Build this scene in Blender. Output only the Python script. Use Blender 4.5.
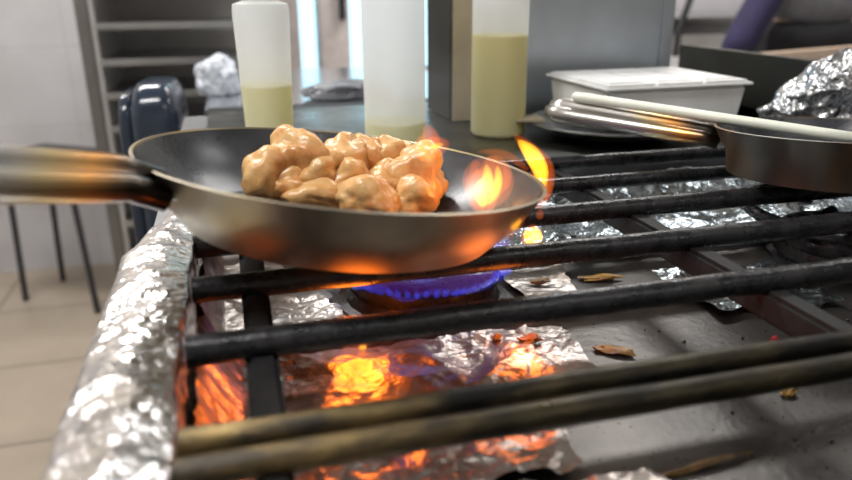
import bpy, bmesh, math, random
from math import sin, cos, pi, radians as R
from mathutils import Vector, Matrix, noise
C = bpy.context.scene.collection
for o in list(bpy.data.objects): bpy.data.objects.remove(o)

# ------------------------------------------------------------------ camera
CAMZ = 1.11
YAW, PITCH, ROLL, FPX = R(14.884), R(19.431), R(-0.3756), 720.0
fw = Vector((sin(YAW)*cos(PITCH), cos(YAW)*cos(PITCH), -sin(PITCH)))
r0 = Vector((cos(YAW), -sin(YAW), 0)); u0 = r0.cross(fw)
rt = r0*cos(ROLL)+u0*sin(ROLL); up = -r0*sin(ROLL)+u0*cos(ROLL)
CAM = Vector((0, 0, CAMZ))
cd = bpy.data.cameras.new('camera'); cam = bpy.data.objects.new('camera', cd); C.objects.link(cam)
m = Matrix((rt, up, -fw)).transposed().to_4x4(); m.translation = CAM
cam.matrix_world = m
cd.sensor_width = 36; cd.lens = FPX/852*36; cd.clip_start = .01; cd.clip_end = 100
cd.dof.use_dof = True; cd.dof.focus_distance = .62; cd.dof.aperture_fstop = 4.6
bpy.context.scene.camera = cam
def ray(px, py): return rt*((px-426)/FPX) - up*((py-240)/FPX) + fw
def at(px, py, Y=None, z=None, x=None, d=None):
    v = ray(px, py)
    if Y is not None: t = Y/v.y
    elif z is not None: t = (z-CAMZ)/v.z
    elif x is not None: t = x/v.x
    else: t = d
    return CAM+v*t

# ------------------------------------------------------------------ world, light, exposure
sc = bpy.context.scene
sc.view_settings.view_transform = 'Standard'; sc.view_settings.look = 'None'
sc.view_settings.exposure = 0.0; sc.view_settings.gamma = 1
W = bpy.data.worlds.new('sky'); sc.world = W; W.use_nodes = True
bg = W.node_tree.nodes['Background']; bg.inputs[0].default_value = (.62, .88, 1, 1); bg.inputs[1].default_value = 1.9
def area(name, loc, sx, sy, power, col, rot=(0, 0, 0)):
    l = bpy.data.lights.new(name, 'AREA'); l.shape = 'RECTANGLE'; l.size = sx; l.size_y = sy
    l.energy = power; l.color = col
    o = bpy.data.objects.new(name, l); o.location = loc; o.rotation_euler = rot; C.objects.link(o); return o
CEIL = 2.75
LAMPS = [(-.75, .15, 35), (-.75, 2.1, 50), (1.5, 2.45, 38), (2.9, 1.4, 18), (1.1, -.9, 6)]
for i, (x, y, p) in enumerate(LAMPS):
    area('ceiling_lamp_light', (x, y, CEIL-.065), 1.1, .26, p, (1, .985, .965))

# ------------------------------------------------------------------ materials
def nodes(name):
    mt = bpy.data.materials.new(name); mt.use_nodes = True; nt = mt.node_tree
    return mt, nt, nt.nodes, nt.links
def noise_fac(nt, scale, detail=4, rough=.6, coord='Object', stretch=(1, 1, 1)):
    n, l = nt.nodes, nt.links
    tc = n.new('ShaderNodeTexCoord'); mp = n.new('ShaderNodeMapping'); mp.inputs['Scale'].default_value = stretch
    l.new(tc.outputs[coord], mp.inputs[0])
    t = n.new('ShaderNodeTexNoise'); t.inputs['Scale'].default_value = scale
    t.inputs['Detail'].default_value = detail; t.inputs['Roughness'].default_value = rough
    l.new(mp.outputs[0], t.inputs['Vector']); return t.outputs['Fac']
def ramp(nt, fac, stops):
    r = nt.nodes.new('ShaderNodeValToRGB'); e = r.color_ramp.elements
    while len(e) < len(stops): e.new(.5)
    for k, (p, c) in enumerate(stops):
        e[k].position = p; e[k].color = (*c, 1) if len(c) == 3 else c
    nt.links.new(fac, r.inputs[0]); return r.outputs[0]
def mat(name, col, rough=.5, metal=0, col2=None, nscale=20, stretch=(1, 1, 1), bump=0, bscale=60, bdist=.002,
        lo=.35, hi=.65, rvar=0, **kw):
    mt, nt, n, l = nodes(name); b = n['Principled BSDF']
    b.inputs['Base Color'].default_value = (*col, 1); b.inputs['Roughness'].default_value = rough
    b.inputs['Metallic'].default_value = metal
    f = noise_fac(nt, nscale, stretch=stretch)
    if col2 is None: col2 = tuple(c*.86 for c in col)
    l.new(ramp(nt, f, [(lo, col), (hi, col2)]), b.inputs['Base Color'])
    if rvar:
        mr = n.new('ShaderNodeMapRange'); mr.inputs[3].default_value = max(0, rough-rvar); mr.inputs[4].default_value = rough+rvar
        mr.inputs[1].default_value = .3; mr.inputs[2].default_value = .7
        l.new(f, mr.inputs[0]); l.new(mr.outputs[0], b.inputs['Roughness'])
    if bump:
        bf = noise_fac(nt, bscale, 5, .6, stretch=stretch)
        bp = n.new('ShaderNodeBump'); bp.inputs['Strength'].default_value = bump; bp.inputs['Distance'].default_value = bdist
        l.new(bf, bp.inputs['Height']); l.new(bp.outputs[0], b.inputs['Normal'])
    for k, v in kw.items(): b.inputs[k].default_value = v
    return mt
M = {}
M['steel'] = mat('brushed_steel', (.55, .56, .57), .32, 1, (.42, .42, .42), 6, (1, 1, 8), rvar=.06)
M['steel_bright'] = mat('polished_steel', (.80, .82, .84), .16, 1, (.7, .72, .74), 5)
M['steel_dull'] = mat('dull_steel', (.40, .41, .43), .42, 1, (.30, .30, .31), 5, rvar=.08)
M['steel_deck'] = mat('dark_greasy_steel', (.17, .175, .16), .34, 1, (.09, .09, .08), 9, rvar=.1)
M['steel_guard'] = mat('splash_steel', (.60, .66, .71), .42, 1, (.46, .50, .54), 4, rvar=.06)
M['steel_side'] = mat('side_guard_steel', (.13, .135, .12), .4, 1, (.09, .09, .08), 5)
M['iron'] = mat('oily_black_iron', (.008, .009, .011), .27, 0, (.02, .02, .022), 60, bump=.5, bscale=170, bdist=.0015, rvar=.12)
M['iron'].node_tree.nodes['Principled BSDF'].inputs['Specular IOR Level'].default_value = .38
M['iron_matt'] = mat('sooty_black_iron', (.008, .008, .009), .6, 0, (.018, .017, .017), 50, bump=.4, bscale=150, bdist=.0015)
M['iron_matt'].node_tree.nodes['Principled BSDF'].inputs['Specular IOR Level'].default_value = .2
M['iron_tan'] = mat('burnt_tan_iron', (.34, .24, .10), .36, .75, (.05, .042, .032), 22, (1, 3, 3), bump=.4, bscale=120, lo=.36, hi=.62, rvar=.1)
M['iron_brown'] = mat('burnt_brown_iron', (.22, .17, .11), .4, .6, (.03, .028, .026), 26, (1, 3, 3), bump=.4, bscale=120, lo=.3, hi=.6, rvar=.1)
M['coating'] = mat('nonstick_coating', (.030, .034, .042), .30, .1, (.045, .048, .055), 30, bump=.12, bscale=200, bdist=.0006, rvar=.06)
M['black_gloss'] = mat('black_gloss_plastic', (.02, .032, .055), .14, 0, (.03, .04, .06), 3)
M['dark_steel'] = mat('dark_rack_steel', (.20, .19, .18), .45, .6)
M['dark_metal'] = mat('dark_painted_metal', (.05, .05, .055), .45, .3)
M['white_plastic'] = mat('white_plastic', (.88, .89, .90), .38, 0, (.80, .80, .79), 18)
M['rod_plastic'] = mat('ivory_plastic', (.80, .82, .72), .4, 0, (.70, .72, .62), 12)
M['tan_card'] = mat('tan_steel', (.40, .34, .24), .5, .2)  # tan of the dish lip, also the reflection painted on the riser
M['wood'] = mat('pale_wood', (.62, .47, .35), .5, 0, (.5, .36, .26), 8, (1, 12, 12))
M['white_paint'] = mat('window_frame_paint', (.80, .72, .70), .5, 0)
M['ceiling'] = mat('ceiling_paint', (.62, .60, .56), .8, 0)
M['rack_panel'] = mat('rack_tray_steel', (.66, .64, .62), .5, .1, (.5, .48, .47), 3)
M['film'] = mat('crumpled_plastic', (.60, .64, .70), .3, 0, (.45, .48, .55), 14, bump=.5, bscale=25, bdist=.01)
M['film_dark'] = mat('grey_crumpled_plastic', (.22, .23, .25), .3, 0, (.1, .1, .12), 14, bump=.6, bscale=20, bdist=.012)
M['grey_cloth'] = mat('grey_cloth', (.23, .23, .25), .9, 0, (.18, .18, .2), 30, bump=.3, bscale=60)
M['purple_cloth'] = mat('purple_cloth', (.030, .024, .075), .9, 0, (.022, .016, .05), 20, bump=.3, bscale=60)
M['black_cloth'] = mat('black_cloth', (.012, .012, .015), .85, 0, (.02, .02, .022), 20)
M['skin'] = mat('skin', (.50, .30, .21), .5, 0, (.46, .26, .18), 10)
M['hair'] = mat('dark_hair', (.02, .014, .01), .5, 0)
M['shoe'] = mat('shoe_leather', (.015, .015, .015), .4, 0)
M['scrap'] = mat('burnt_food', (.22, .12, .03), .45, 0, (.04, .02, .008), 60, bump=.5, bscale=90)
M['scrap_yellow'] = mat('charred_onion', (.36, .22, .05), .4, 0, (.14, .07, .02), 60, bump=.5, bscale=90)
M['scrap_red'] = mat('red_pepper', (.5, .03, .03), .4, 0, (.3, .02, .02), 60)
M['speck'] = mat('charred_speck', (.02, .015, .012), .6, 0)

nt = M['iron_tan'].node_tree; n, l = nt.nodes, nt.links; b = n['Principled BSDF']
src = b.inputs['Base Color'].links[0].from_socket
tc = n.new('ShaderNodeTexCoord'); sp = n.new('ShaderNodeSeparateXYZ'); l.new(tc.outputs['Object'], sp.inputs[0])
nf = noise_fac(nt, 11, 3, .6); ma = n.new('ShaderNodeMath'); ma.operation = 'MULTIPLY_ADD'; l.new(nf, ma.inputs[0]); ma.inputs[1].default_value = .2; l.new(sp.outputs[0], ma.inputs[2])
r_ = ramp(nt, ma.outputs[0], [(0, (0, 0, 0)), (.0, (0, 0, 0)), (.09, (1, 1, 1)), (.20, (1, 1, 1)), (.34, (.25, .25, .25))])
mr = n.new('ShaderNodeMapRange'); mr.inputs[1].default_value = -.24; mr.inputs[2].default_value = -.10; l.new(ma.outputs[0], mr.inputs[0])
mx = n.new('ShaderNodeMixRGB'); l.new(mr.outputs[0], mx.inputs[0]); l.new(src, mx.inputs[1])
m2 = n.new('ShaderNodeMixRGB'); m2.blend_type = 'MULTIPLY'; m2.inputs[0].default_value = 1; l.new(src, m2.inputs[1]); m2.inputs[2].default_value = (.13, .15, .19, 1)
l.new(m2.outputs[0], mx.inputs[2]); l.new(mx.outputs[0], b.inputs['Base Color'])
n.remove(r_.node)

# crumpled aluminium foil
def foil_mat(name, col, stain=None, rough=.2, fine=1.0, cell=48, wob=.035):
    mt, nt, n, l = nodes(name); b = n['Principled BSDF']
    b.inputs['Metallic'].default_value = 1; b.inputs['Roughness'].default_value = rough
    tc = n.new('ShaderNodeTexCoord')
    f = noise_fac(nt, 26, 5, .6)
    l.new(ramp(nt, f, [(.42, col), (.72, stain or tuple(c*.8 for c in col))]), b.inputs['Base Color'])
    v = n.new('ShaderNodeTexVoronoi'); v.inputs['Scale'].default_value = cell; v.feature = 'F1'
    nz = n.new('ShaderNodeTexNoise'); nz.inputs['Scale'].default_value = 30; nz.inputs['Detail'].default_value = 3
    mx = n.new('ShaderNodeMixRGB'); mx.inputs[0].default_value = wob
    l.new(tc.outputs['Object'], nz.inputs['Vector']); l.new(tc.outputs['Object'], mx.inputs[1]); l.new(nz.outputs['Color'], mx.inputs[2])
    l.new(mx.outputs[0], v.inputs['Vector'])
    n2 = n.new('ShaderNodeTexNoise'); n2.inputs['Scale'].default_value = 55; n2.inputs['Detail'].default_value = 3
    n2.inputs['Roughness'].default_value = .55
    l.new(tc.outputs['Object'], n2.inputs['Vector'])
    # each cell is a flat facet tilted its own way: height = dot(cell colour - .5, position in the cell)
    sb = n.new('ShaderNodeVectorMath'); sb.operation = 'SUBTRACT'; l.new(v.outputs['Color'], sb.inputs[0]); sb.inputs[1].default_value = (.5, .5, .5)
    s2 = n.new('ShaderNodeVectorMath'); s2.operation = 'SUBTRACT'; l.new(mx.outputs[0], s2.inputs[0]); l.new(v.outputs['Position'], s2.inputs[1])
    dt = n.new('ShaderNodeVectorMath'); dt.operation = 'DOT_PRODUCT'; l.new(sb.outputs[0], dt.inputs[0]); l.new(s2.outputs[0], dt.inputs[1])
    k1 = n.new('ShaderNodeMath'); k1.operation = 'MULTIPLY'; k1.inputs[1].default_value = 200; l.new(dt.outputs['Value'], k1.inputs[0])
    k2 = n.new('ShaderNodeMath'); k2.operation = 'SUBTRACT'; l.new(n2.outputs['Fac'], k2.inputs[0]); k2.inputs[1].default_value = .5
    k3 = n.new('ShaderNodeMath'); k3.operation = 'ABSOLUTE'; l.new(k2.outputs[0], k3.inputs[0])
    k4 = n.new('ShaderNodeMath'); k4.operation = 'MULTIPLY'; k4.inputs[1].default_value = -5; l.new(k3.outputs[0], k4.inputs[0])
    ad = n.new('ShaderNodeMath'); ad.operation = 'ADD'; l.new(k1.outputs[0], ad.inputs[0]); l.new(k4.outputs[0], ad.inputs[1])
    bp = n.new('ShaderNodeBump'); bp.inputs['Strength'].default_value = .5*fine; bp.inputs['Distance'].default_value = .0024
    l.new(ad.outputs[0], bp.inputs['Height']); l.new(bp.outputs[0], b.inputs['Normal'])
    return mt
M['foil'] = foil_mat('aluminium_foil', (.86, .86, .87), (.7, .69, .68), .24)
M['foil_dark'] = foil_mat('dark_aluminium_foil', (.50, .52, .54), (.30, .31, .33), .2, 1.0, 34)  # darker grey foil with larger facets, for the bundle
M['foil_tray'] = foil_mat('greasy_aluminium_foil', (.44, .41, .39), (.22, .17, .14), .38, .6)
M['foil_back'] = foil_mat('aluminium_foil_liner', (.58, .66, .71), (.24, .27, .29), .24, 1.0)

# heat-stained pan steel: dull with brown/gold bands
def pan_steel(name, dark, light, tint):
    mt, nt, n, l = nodes(name); b = n['Principled BSDF']
    b.inputs['Metallic'].default_value = 1; b.inputs['Roughness'].default_value = .44
    f = noise_fac(nt, 9, 4, .6, stretch=(1, 1, .35))
    l.new(ramp(nt, f, [(.32, dark), (.5, light), (.64, tint)]), b.inputs['Base Color'])
    return mt
M['pan_steel'] = pan_steel('heat_stained_steel', (.15, .13, .10), (.27, .235, .175), (.32, .24, .11))
M['pan_steel_dark'] = pan_steel('dark_heat_stained_steel', (.06, .057, .054), (.11, .098, .085), (.20, .11, .05))
def handle_mat(name, p0, p1, steel=(.5, .5, .5)):
    """brushed steel handle, heat-tinted orange/blue over its first centimetres"""
    mt, nt, n, l = nodes(name); b = n['Principled BSDF']
    b.inputs['Metallic'].default_value = 1; b.inputs['Roughness'].default_value = .3
    tc = n.new('ShaderNodeTexCoord'); sp = n.new('ShaderNodeSeparateXYZ'); l.new(tc.outputs['Object'], sp.inputs[0])
    mr = n.new('ShaderNodeMapRange'); mr.inputs[1].default_value = p0; mr.inputs[2].default_value = p1
    l.new(sp.outputs[0], mr.inputs[0])
    l.new(ramp(nt, mr.outputs[0], [(0, (.06, .05, .04)), (.10, (.16, .10, .06)), (.30, (.62, .30, .09)), (.6, (.52, .42, .24)), (.85, steel), (1, steel)]), b.inputs['Base Color'])
    return mt
def tile_mat(name, c1, c2, mortar, w, h, ms, rough=.4, split=None, cup=None, vertical=False):
    mt, nt, n, l = nodes(name); b = n['Principled BSDF']; b.inputs['Roughness'].default_value = rough
    tc = n.new('ShaderNodeTexCoord'); vec = tc.outputs['Object']
    if vertical:
        s = n.new('ShaderNodeSeparateXYZ'); cm = n.new('ShaderNodeCombineXYZ'); l.new(vec, s.inputs[0])
        l.new(s.outputs[0], cm.inputs[0]); l.new(s.outputs[2], cm.inputs[1]); vec = cm.outputs[0]
    t = n.new('ShaderNodeTexBrick'); t.offset = 0; t.inputs['Scale'].default_value = 1
    t.inputs['Brick Width'].default_value = w; t.inputs['Row Height'].default_value = h; t.inputs['Mortar Size'].default_value = ms
    t.inputs['Color1'].default_value = (*c1, 1); t.inputs['Color2'].default_value = (*c2, 1); t.inputs['Mortar'].default_value = (*mortar, 1)
    l.new(vec, t.inputs['Vector'])
    f = noise_fac(nt, 5, 5, .6)
    mx = n.new('ShaderNodeMixRGB'); mx.blend_type = 'MULTIPLY'; mx.inputs[0].default_value = 1
    l.new(t.outputs['Color'], mx.inputs[1]); l.new(ramp(nt, f, [(.3, (1, 1, 1)), (.75, (.84, .83, .82))]), mx.inputs[2])
    out = mx.outputs[0]
    if split:
        s = n.new('ShaderNodeSeparateXYZ'); l.new(tc.outputs['Object'], s.inputs[0])
        g = n.new('ShaderNodeMath'); g.operation = 'GREATER_THAN'; g.inputs[1].default_value = split; l.new(s.outputs[2], g.inputs[0])
        m2 = n.new('ShaderNodeMixRGB'); l.new(g.outputs[0], m2.inputs[0]); l.new(out, m2.inputs[1]); m2.inputs[2].default_value = (*cup, 1)
        out = m2.outputs[0]
    l.new(out, b.inputs['Base Color']); return mt
M['floor'] = tile_mat('beige_floor_tile', (.36, .30, .235), (.33, .275, .215), (.19, .16, .13), .45, .45, .006, .35)
M['wall'] = tile_mat('pale_wall_tile', (.52, .51, .53), (.50, .49, .51), (.46, .45, .47), .3, .3, .004, .35, split=1.10, cup=(.55, .48, .41), vertical=True)
M['wall_plain'] = mat('wall_paint', (.48, .46, .44), .7)

# chicken
mt, nt, n, l = nodes('saucy_chicken'); b = n['Principled BSDF']
l.new(ramp(nt, noise_fac(nt, 38, 4, .6), [(.3, (.74, .49, .23)), (.5, (.66, .37, .14)), (.70, (.50, .17, .045))]), b.inputs['Base Color'])
b.inputs['Roughness'].default_value = .3; b.inputs['Subsurface Weight'].default_value = .2; b.inputs['Subsurface Radius'].default_value = (.01, .005, .002)
b.inputs['Subsurface Scale'].default_value = .6
bp = n.new('ShaderNodeBump'); bp.inputs['Strength'].default_value = .5; bp.inputs['Distance'].default_value = .002
l.new(noise_fac(nt, 120, 3, .5), bp.inputs['Height']); l.new(bp.outputs[0], b.inputs['Normal']); M['chicken'] = mt

def milky(name, col, clear, rough=.4):
    """translucent squeeze-bottle plastic: part diffuse, part clear"""
    mt, nt, n, l = nodes(name); b = n['Principled BSDF']; out = n['Material Output']
    b.inputs['Base Color'].default_value = (*col, 1); b.inputs['Roughness'].default_value = rough
    tl = n.new('ShaderNodeBsdfTranslucent'); tl.inputs[0].default_value = (*col, 1)
    m1 = n.new('ShaderNodeMixShader'); m1.inputs[0].default_value = .5; l.new(b.outputs[0], m1.inputs[1]); l.new(tl.outputs[0], m1.inputs[2])
    tr = n.new('ShaderNodeBsdfTransparent'); m2 = n.new('ShaderNodeMixShader'); m2.inputs[0].default_value = clear
    l.new(m1.outputs[0], m2.inputs[1]); l.new(tr.outputs[0], m2.inputs[2]); l.new(m2.outputs[0], out.inputs[0]); return mt
M['bottle'] = milky('milky_bottle_plastic', (.93, .95, .96), .50)
M['bottle_white'] = milky('white_bottle_plastic', (.93, .95, .96), .22)
M['oil'] = milky('yellow_oil', (.66, .58, .01), .03)
M['oil_pale'] = milky('pale_oil', (.88, .82, .20), .06)

def flame_mat(name, col, strength):
    mt, nt, n, l = nodes(name); n.remove(n['Principled BSDF'])
    e = n.new('ShaderNodeEmission'); e.inputs[0].default_value = (*col, 1); e.inputs[1].default_value = strength
    l.new(e.outputs[0], n['Material Output'].inputs['Volume']); return mt
M['flame_red'] = flame_mat('orange_flame', (1, .17, .015), 30)
M['flame_soft'] = flame_mat('soft_orange_flame', (1, .20, .015), 24)
M['flame_yellow'] = flame_mat('yellow_flame', (1, .50, .02), 170)
M['flame_blue'] = flame_mat('blue_flame', (.03, .08, 1), 26)
M['flame_purple'] = flame_mat('violet_flame', (.30, .06, .8), 6)
mt, nt, n, l = nodes('cooking_smoke'); n.remove(n['Principled BSDF'])
pv = n.new('ShaderNodeVolumeScatter'); pv.inputs['Color'].default_value = (.9, .93, 1, 1); pv.inputs['Density'].default_value = 1.1
l.new(pv.outputs[0], n['Material Output'].inputs['Volume']); M['smoke'] = mt

# ------------------------------------------------------------------ mesh helpers
def link(name, bm, m, parent=None, smooth=True, world=False):
    me = bpy.data.meshes.new(name); bmesh.ops.recalc_face_normals(bm, faces=bm.faces); bm.to_mesh(me); bm.free()
    if smooth:
        for p in me.polygons: p.use_smooth = True
    o = bpy.data.objects.new(name, me); C.objects.link(o)
    if m: me.materials.append(M[m] if isinstance(m, str) else m)
    if parent: o.parent = parent
    if smooth and smooth != 'full':
        try: me.set_sharp_from_angle(angle=R(40))
        except Exception: pass
    return o
def tag(o, label=None, cat=None, group=None, kind=None):
    if label: o['label'] = label
    if cat: o['category'] = cat
    if group: o['group'] = group
    if kind: o['kind'] = kind
    return o
def thing(name, label, cat, loc=(0, 0, 0), group=None):
    o = bpy.data.objects.new(name, None); C.objects.link(o); o.location = loc; o.empty_display_size = .02
    return tag(o, label, cat, group)
def add_box(bm, x0, x1, y0, y1, z0, z1, bev=0, mtx=None):
    r = bmesh.ops.create_cube(bm, size=1); vs = r['verts']
    for v in vs: v.co = Vector(((x0+x1)/2+v.co.x*(x1-x0), (y0+y1)/2+v.co.y*(y1-y0), (z0+z1)/2+v.co.z*(z1-z0)))
    if bev:
        es = list({e for v in vs for e in v.link_edges})
        rr = bmesh.ops.bevel(bm, geom=es, offset=bev, segments=2, affect='EDGES', clamp_overlap=True)
        vs = list({v for f in rr['faces'] for v in f.verts} | {v for v in vs if v.is_valid})
    if mtx is not None:
        for v in vs: v.co = mtx @ v.co
    return bm
def box(*a, bev=0, mtx=None): return add_box(bmesh.new(), *a, bev=bev, mtx=mtx)
def add_lathe(bm, prof, seg=48, cx=0, cy=0, cz=0):
    rings = []
    for r, z in prof:
        if r < 1e-6: rings.append([bm.verts.new((cx, cy, cz+z))])
        else: rings.append([bm.verts.new((cx+r*cos(2*pi*k/seg), cy+r*sin(2*pi*k/seg), cz+z)) for k in range(seg)])
    for a, b in zip(rings, rings[1:]):
        for k in range(seg):
            k2 = (k+1) % seg
            if len(a) == 1 and len(b) == 1: continue
            if len(a) == 1: bm.faces.new((a[0], b[k], b[k2]))
            elif len(b) == 1: bm.faces.new((a[k], a[k2], b[0]))
            else: bm.faces.new((a[k], a[k2], b[k2], b[k]))
    return bm
def lathe(prof, seg=48, **k): return add_lathe(bmesh.new(), prof, seg, **k)
def add_tube(bm, pts, rad, seg=12, sec=None, upv=Vector((0, 0, 1)), wob=0, seed=0):
    """sweep a section along pts; sec = list of (side, up) in units of radius"""
    pts = [Vector(p) for p in pts]
    if not isinstance(rad, (list, tuple)): rad = [rad]*len(pts)
    sec = sec or [(cos(2*pi*k/seg), sin(2*pi*k/seg)) for k in range(seg)]
    rings = []
    for i, p in enumerate(pts):
        t = (pts[min(i+1, len(pts)-1)]-pts[max(i-1, 0)]).normalized()
        s = t.cross(upv)
        if s.length < 1e-4: s = t.cross(Vector((1, 0, 0)))
        s.normalize(); u = s.cross(t)
        ra = rad[i] if isinstance(rad[i], tuple) else (rad[i], rad[i])
        ring = []
        for a, b2 in sec:
            w = 1+wob*noise.noise(Vector((p.x*40+a*.8, p.y*40+b2*.8, p.z*40+seed))) if wob else 1
            ring.append(bm.verts.new(p+s*a*ra[0]*w+u*b2*ra[1]*w))
        rings.append(ring)
    n = len(sec)
    for a, b in zip(rings, rings[1:]):
        for k in range(n): bm.faces.new((a[k], a[(k+1) % n], b[(k+1) % n], b[k]))
    bm.faces.new(rings[0]); bm.faces.new(rings[-1]); return bm
def tube(*a, **k): return add_tube(bmesh.new(), *a, **k)
def lerp(a, b, n): return [Vector(a).lerp(Vector(b), k/(n-1)) for k in range(n)]
def crumple(x, y, seed=0, s=1.0):
    """folded-foil height: sharp creases from folded noise"""
    v = 0; a = 1; f = 14*s
    for k in range(4):
        q = noise.noise(Vector((x*f+seed*7.3, y*f-seed*3.1, seed+k*5.7)))
        v += a*(1-2.4*abs(q)); a *= .5; f *= 2.1
    return v
def sheet(name, m, corners, nx, ny, amp, seed, z=0, parent=None, prof=None, ragged=.004, s=1.0, thick=.0006):
    """crumpled foil sheet over quad corners (x,y)x4; prof(u,v)->extra height"""
    bm = bmesh.new(); g = []
    a, b, c, d = [Vector(q) for q in corners]
    for j in range(ny+1):
        row = []
        for i in range(nx+1):
            u, v = i/nx, j/ny
            p = (a*(1-u)+b*u)*(1-v)+(d*(1-u)+c*u)*v
            e = min(u, 1-u, v, 1-v)
            k = max(0, 1-e*12)
            p = p+Vector((noise.noise(Vector((p.x*60, p.y*60, seed))), noise.noise(Vector((p.y*60, p.x*60, seed+9)))))*ragged*(k+.3)
            h = crumple(p.x, p.y, seed, s)*amp
            row.append(bm.verts.new((p.x, p.y, z+h+(prof(u, v) if prof else 0))))
        g.append(row)
    for j in range(ny):
        for i in range(nx): bm.faces.new((g[j][i], g[j][i+1], g[j+1][i+1], g[j+1][i]))
    o = link(name, bm, m, parent, smooth='full')
    return o

# ------------------------------------------------------------------ the room
XL, XR, YF, YB = -2.0, 3.9, -1.8, 3.13
tag(link('floor', box(XL, XR, YF, YB, -.05, 0), 'floor', smooth=False), kind='structure')
tag(link('ceiling', box(XL, XR, YF, YB, CEIL, CEIL+.05), 'ceiling', smooth=False), kind='structure')
WX0, WX1, WZ0, WZ1 = at(301, 60, Y=YB).x, at(455, 60, Y=YB).x, .765, 2.25
bm = bmesh.new()
for a in [(XL, WX0, 0, CEIL), (WX1, XR, 0, CEIL), (WX0, WX1, 0, WZ0), (WX0, WX1, WZ1, CEIL)]:
    add_box(bm, a[0], a[1], YB, YB+.15, a[2], a[3])
tag(link('wall_back', bm, 'wall', smooth=False), kind='structure')
tag(link('wall_left', box(XL-.1, XL, YF, YB, 0, CEIL), 'wall_plain', smooth=False), kind='structure')
tag(link('wall_right', box(XR, XR+.1, YF, YB, 0, CEIL), 'wall_plain', smooth=False), kind='structure')
tag(link('wall_front', box(XL, XR, YF-.1, YF, 0, CEIL), 'wall_plain', smooth=False), kind='structure')
w = thing('window_1', 'bright daylit window with pale frame in the back wall', 'window', (0, 0, 0)); w['kind'] = 'structure'
bm = bmesh.new(); q = .055
add_box(bm, WX0-.11, WX0, YB-.03, YB+.12, WZ0-.05, WZ1+.05, bev=.006)
add_box(bm, WX1, WX1+.08, YB-.03, YB+.12, WZ0-.05, WZ1+.05, bev=.006)
add_box(bm, WX0, WX1, YB-.03, YB+.12, WZ1, WZ1+.05, bev=.006); add_box(bm, WX0, WX1, YB-.03, YB+.12, WZ0-.05, WZ0, bev=.006)
mx0, mx1 = at(319, 40, Y=YB).x, at(349, 40, Y=YB).x
add_box(bm, mx0, mx1, YB-.03, YB+.1, WZ0, WZ1, bev=.006)
link('window_frame', bm, 'white_paint', w)
bm = bmesh.new(); add_box(bm, (mx0+mx1)/2+.02, (mx0+mx1)/2+.045, YB-.06, YB-.032, .98, 1.11, bev=.005)
link('window_handle', bm, 'dark_metal', w)
mt, nt, n, l = nodes('window_glass'); b = n['Principled BSDF']; b.inputs['Transmission Weight'].default_value = 1
b.inputs['Roughness'].default_value = 0; b.inputs['IOR'].default_value = 1.01; b.inputs['Base Color'].default_value = (.85, .97, 1, 1); M['glass'] = mt
link('window_pane', box(WX0, WX1, YB+.05, YB+.054, WZ0, WZ1), 'glass', w, smooth=False)
tag(link('trim_1', box(XL, WX0-.12, YB-.012, YB-.001, 1.095, 1.115, bev=.004), 'wall_plain'), kind='structure')

# ceiling lights
mt, nt, n, l = nodes('lamp_diffuser'); b = n['Principled BSDF']; b.inputs['Emission Color'].default_value = (1, .96, .9, 1); b.inputs['Emission Strength'].default_value = 3.0; M['diffuser'] = mt
for (x, y, p), lab in zip(LAMPS, ['above the left end of the range', 'near the tray rack', 'above the back worktop', 'at the far right of the kitchen', 'behind the cook']):
    t = thing('ceiling_light', 'long white ceiling light '+lab, 'light', (x, y, CEIL), 'ceiling lights')
    link('lamp_housing', box(-.6, .6, -.16, .16, -.05, 0, bev=.01), 'white_plastic', t)
    link('lamp_diffuser', box(-.57, .57, -.14, .14, -.06, -.05), 'diffuser', t, smooth=False)

# ------------------------------------------------------------------ gas range
GZ = CAMZ-.19                    # centre height of grate bars
DECK = CAMZ-.195
TRAY = CAMZ-.258
RX0, RX1, RY0, RY1 = -.078, .86, .02, 1.25
IX0, IX1, IY0, IY1 = -.040, .745, .06, .770     # well opening
rng_ = thing('gas_range', 'stainless gas range with open burners under black iron grates', 'stove', ((RX0+RX1)/2, .6, 0))
off = -Vector(rng_.location)
def rp(name, bm, m, **k):
    bmesh.ops.translate(bm, verts=bm.verts, vec=off); return link(name, bm, m, rng_, **k)
bm = bmesh.new()
add_box(bm, RX0, IX0, RY0, RY1, .12, DECK-.006); add_box(bm, IX1, RX1, RY0, RY1, .12, DECK)
add_box(bm, IX0, IX1, RY0, IY0, .12, DECK-.012); add_box(bm, IX0, IX1, IY0, IY1, .12, TRAY-.02)
add_box(bm, IX0, IX1, IY1, RY1, .12, DECK-.004)
rp('body', bm, 'steel_dull', smooth=False)
for x in (RX0+.05, RX1-.05):
    for y in (RY0+.06, RY1-.06): rp('foot', lathe([(0, 0), (.022, 0), (.022, .12), (0, .12)], 20, cx=x, cy=y), 'dark_metal')
rp('rear_deck', box(IX0, RX1-.001, IY1, RY1, DECK-.004, DECK, bev=.001), 'steel_deck')
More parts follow.
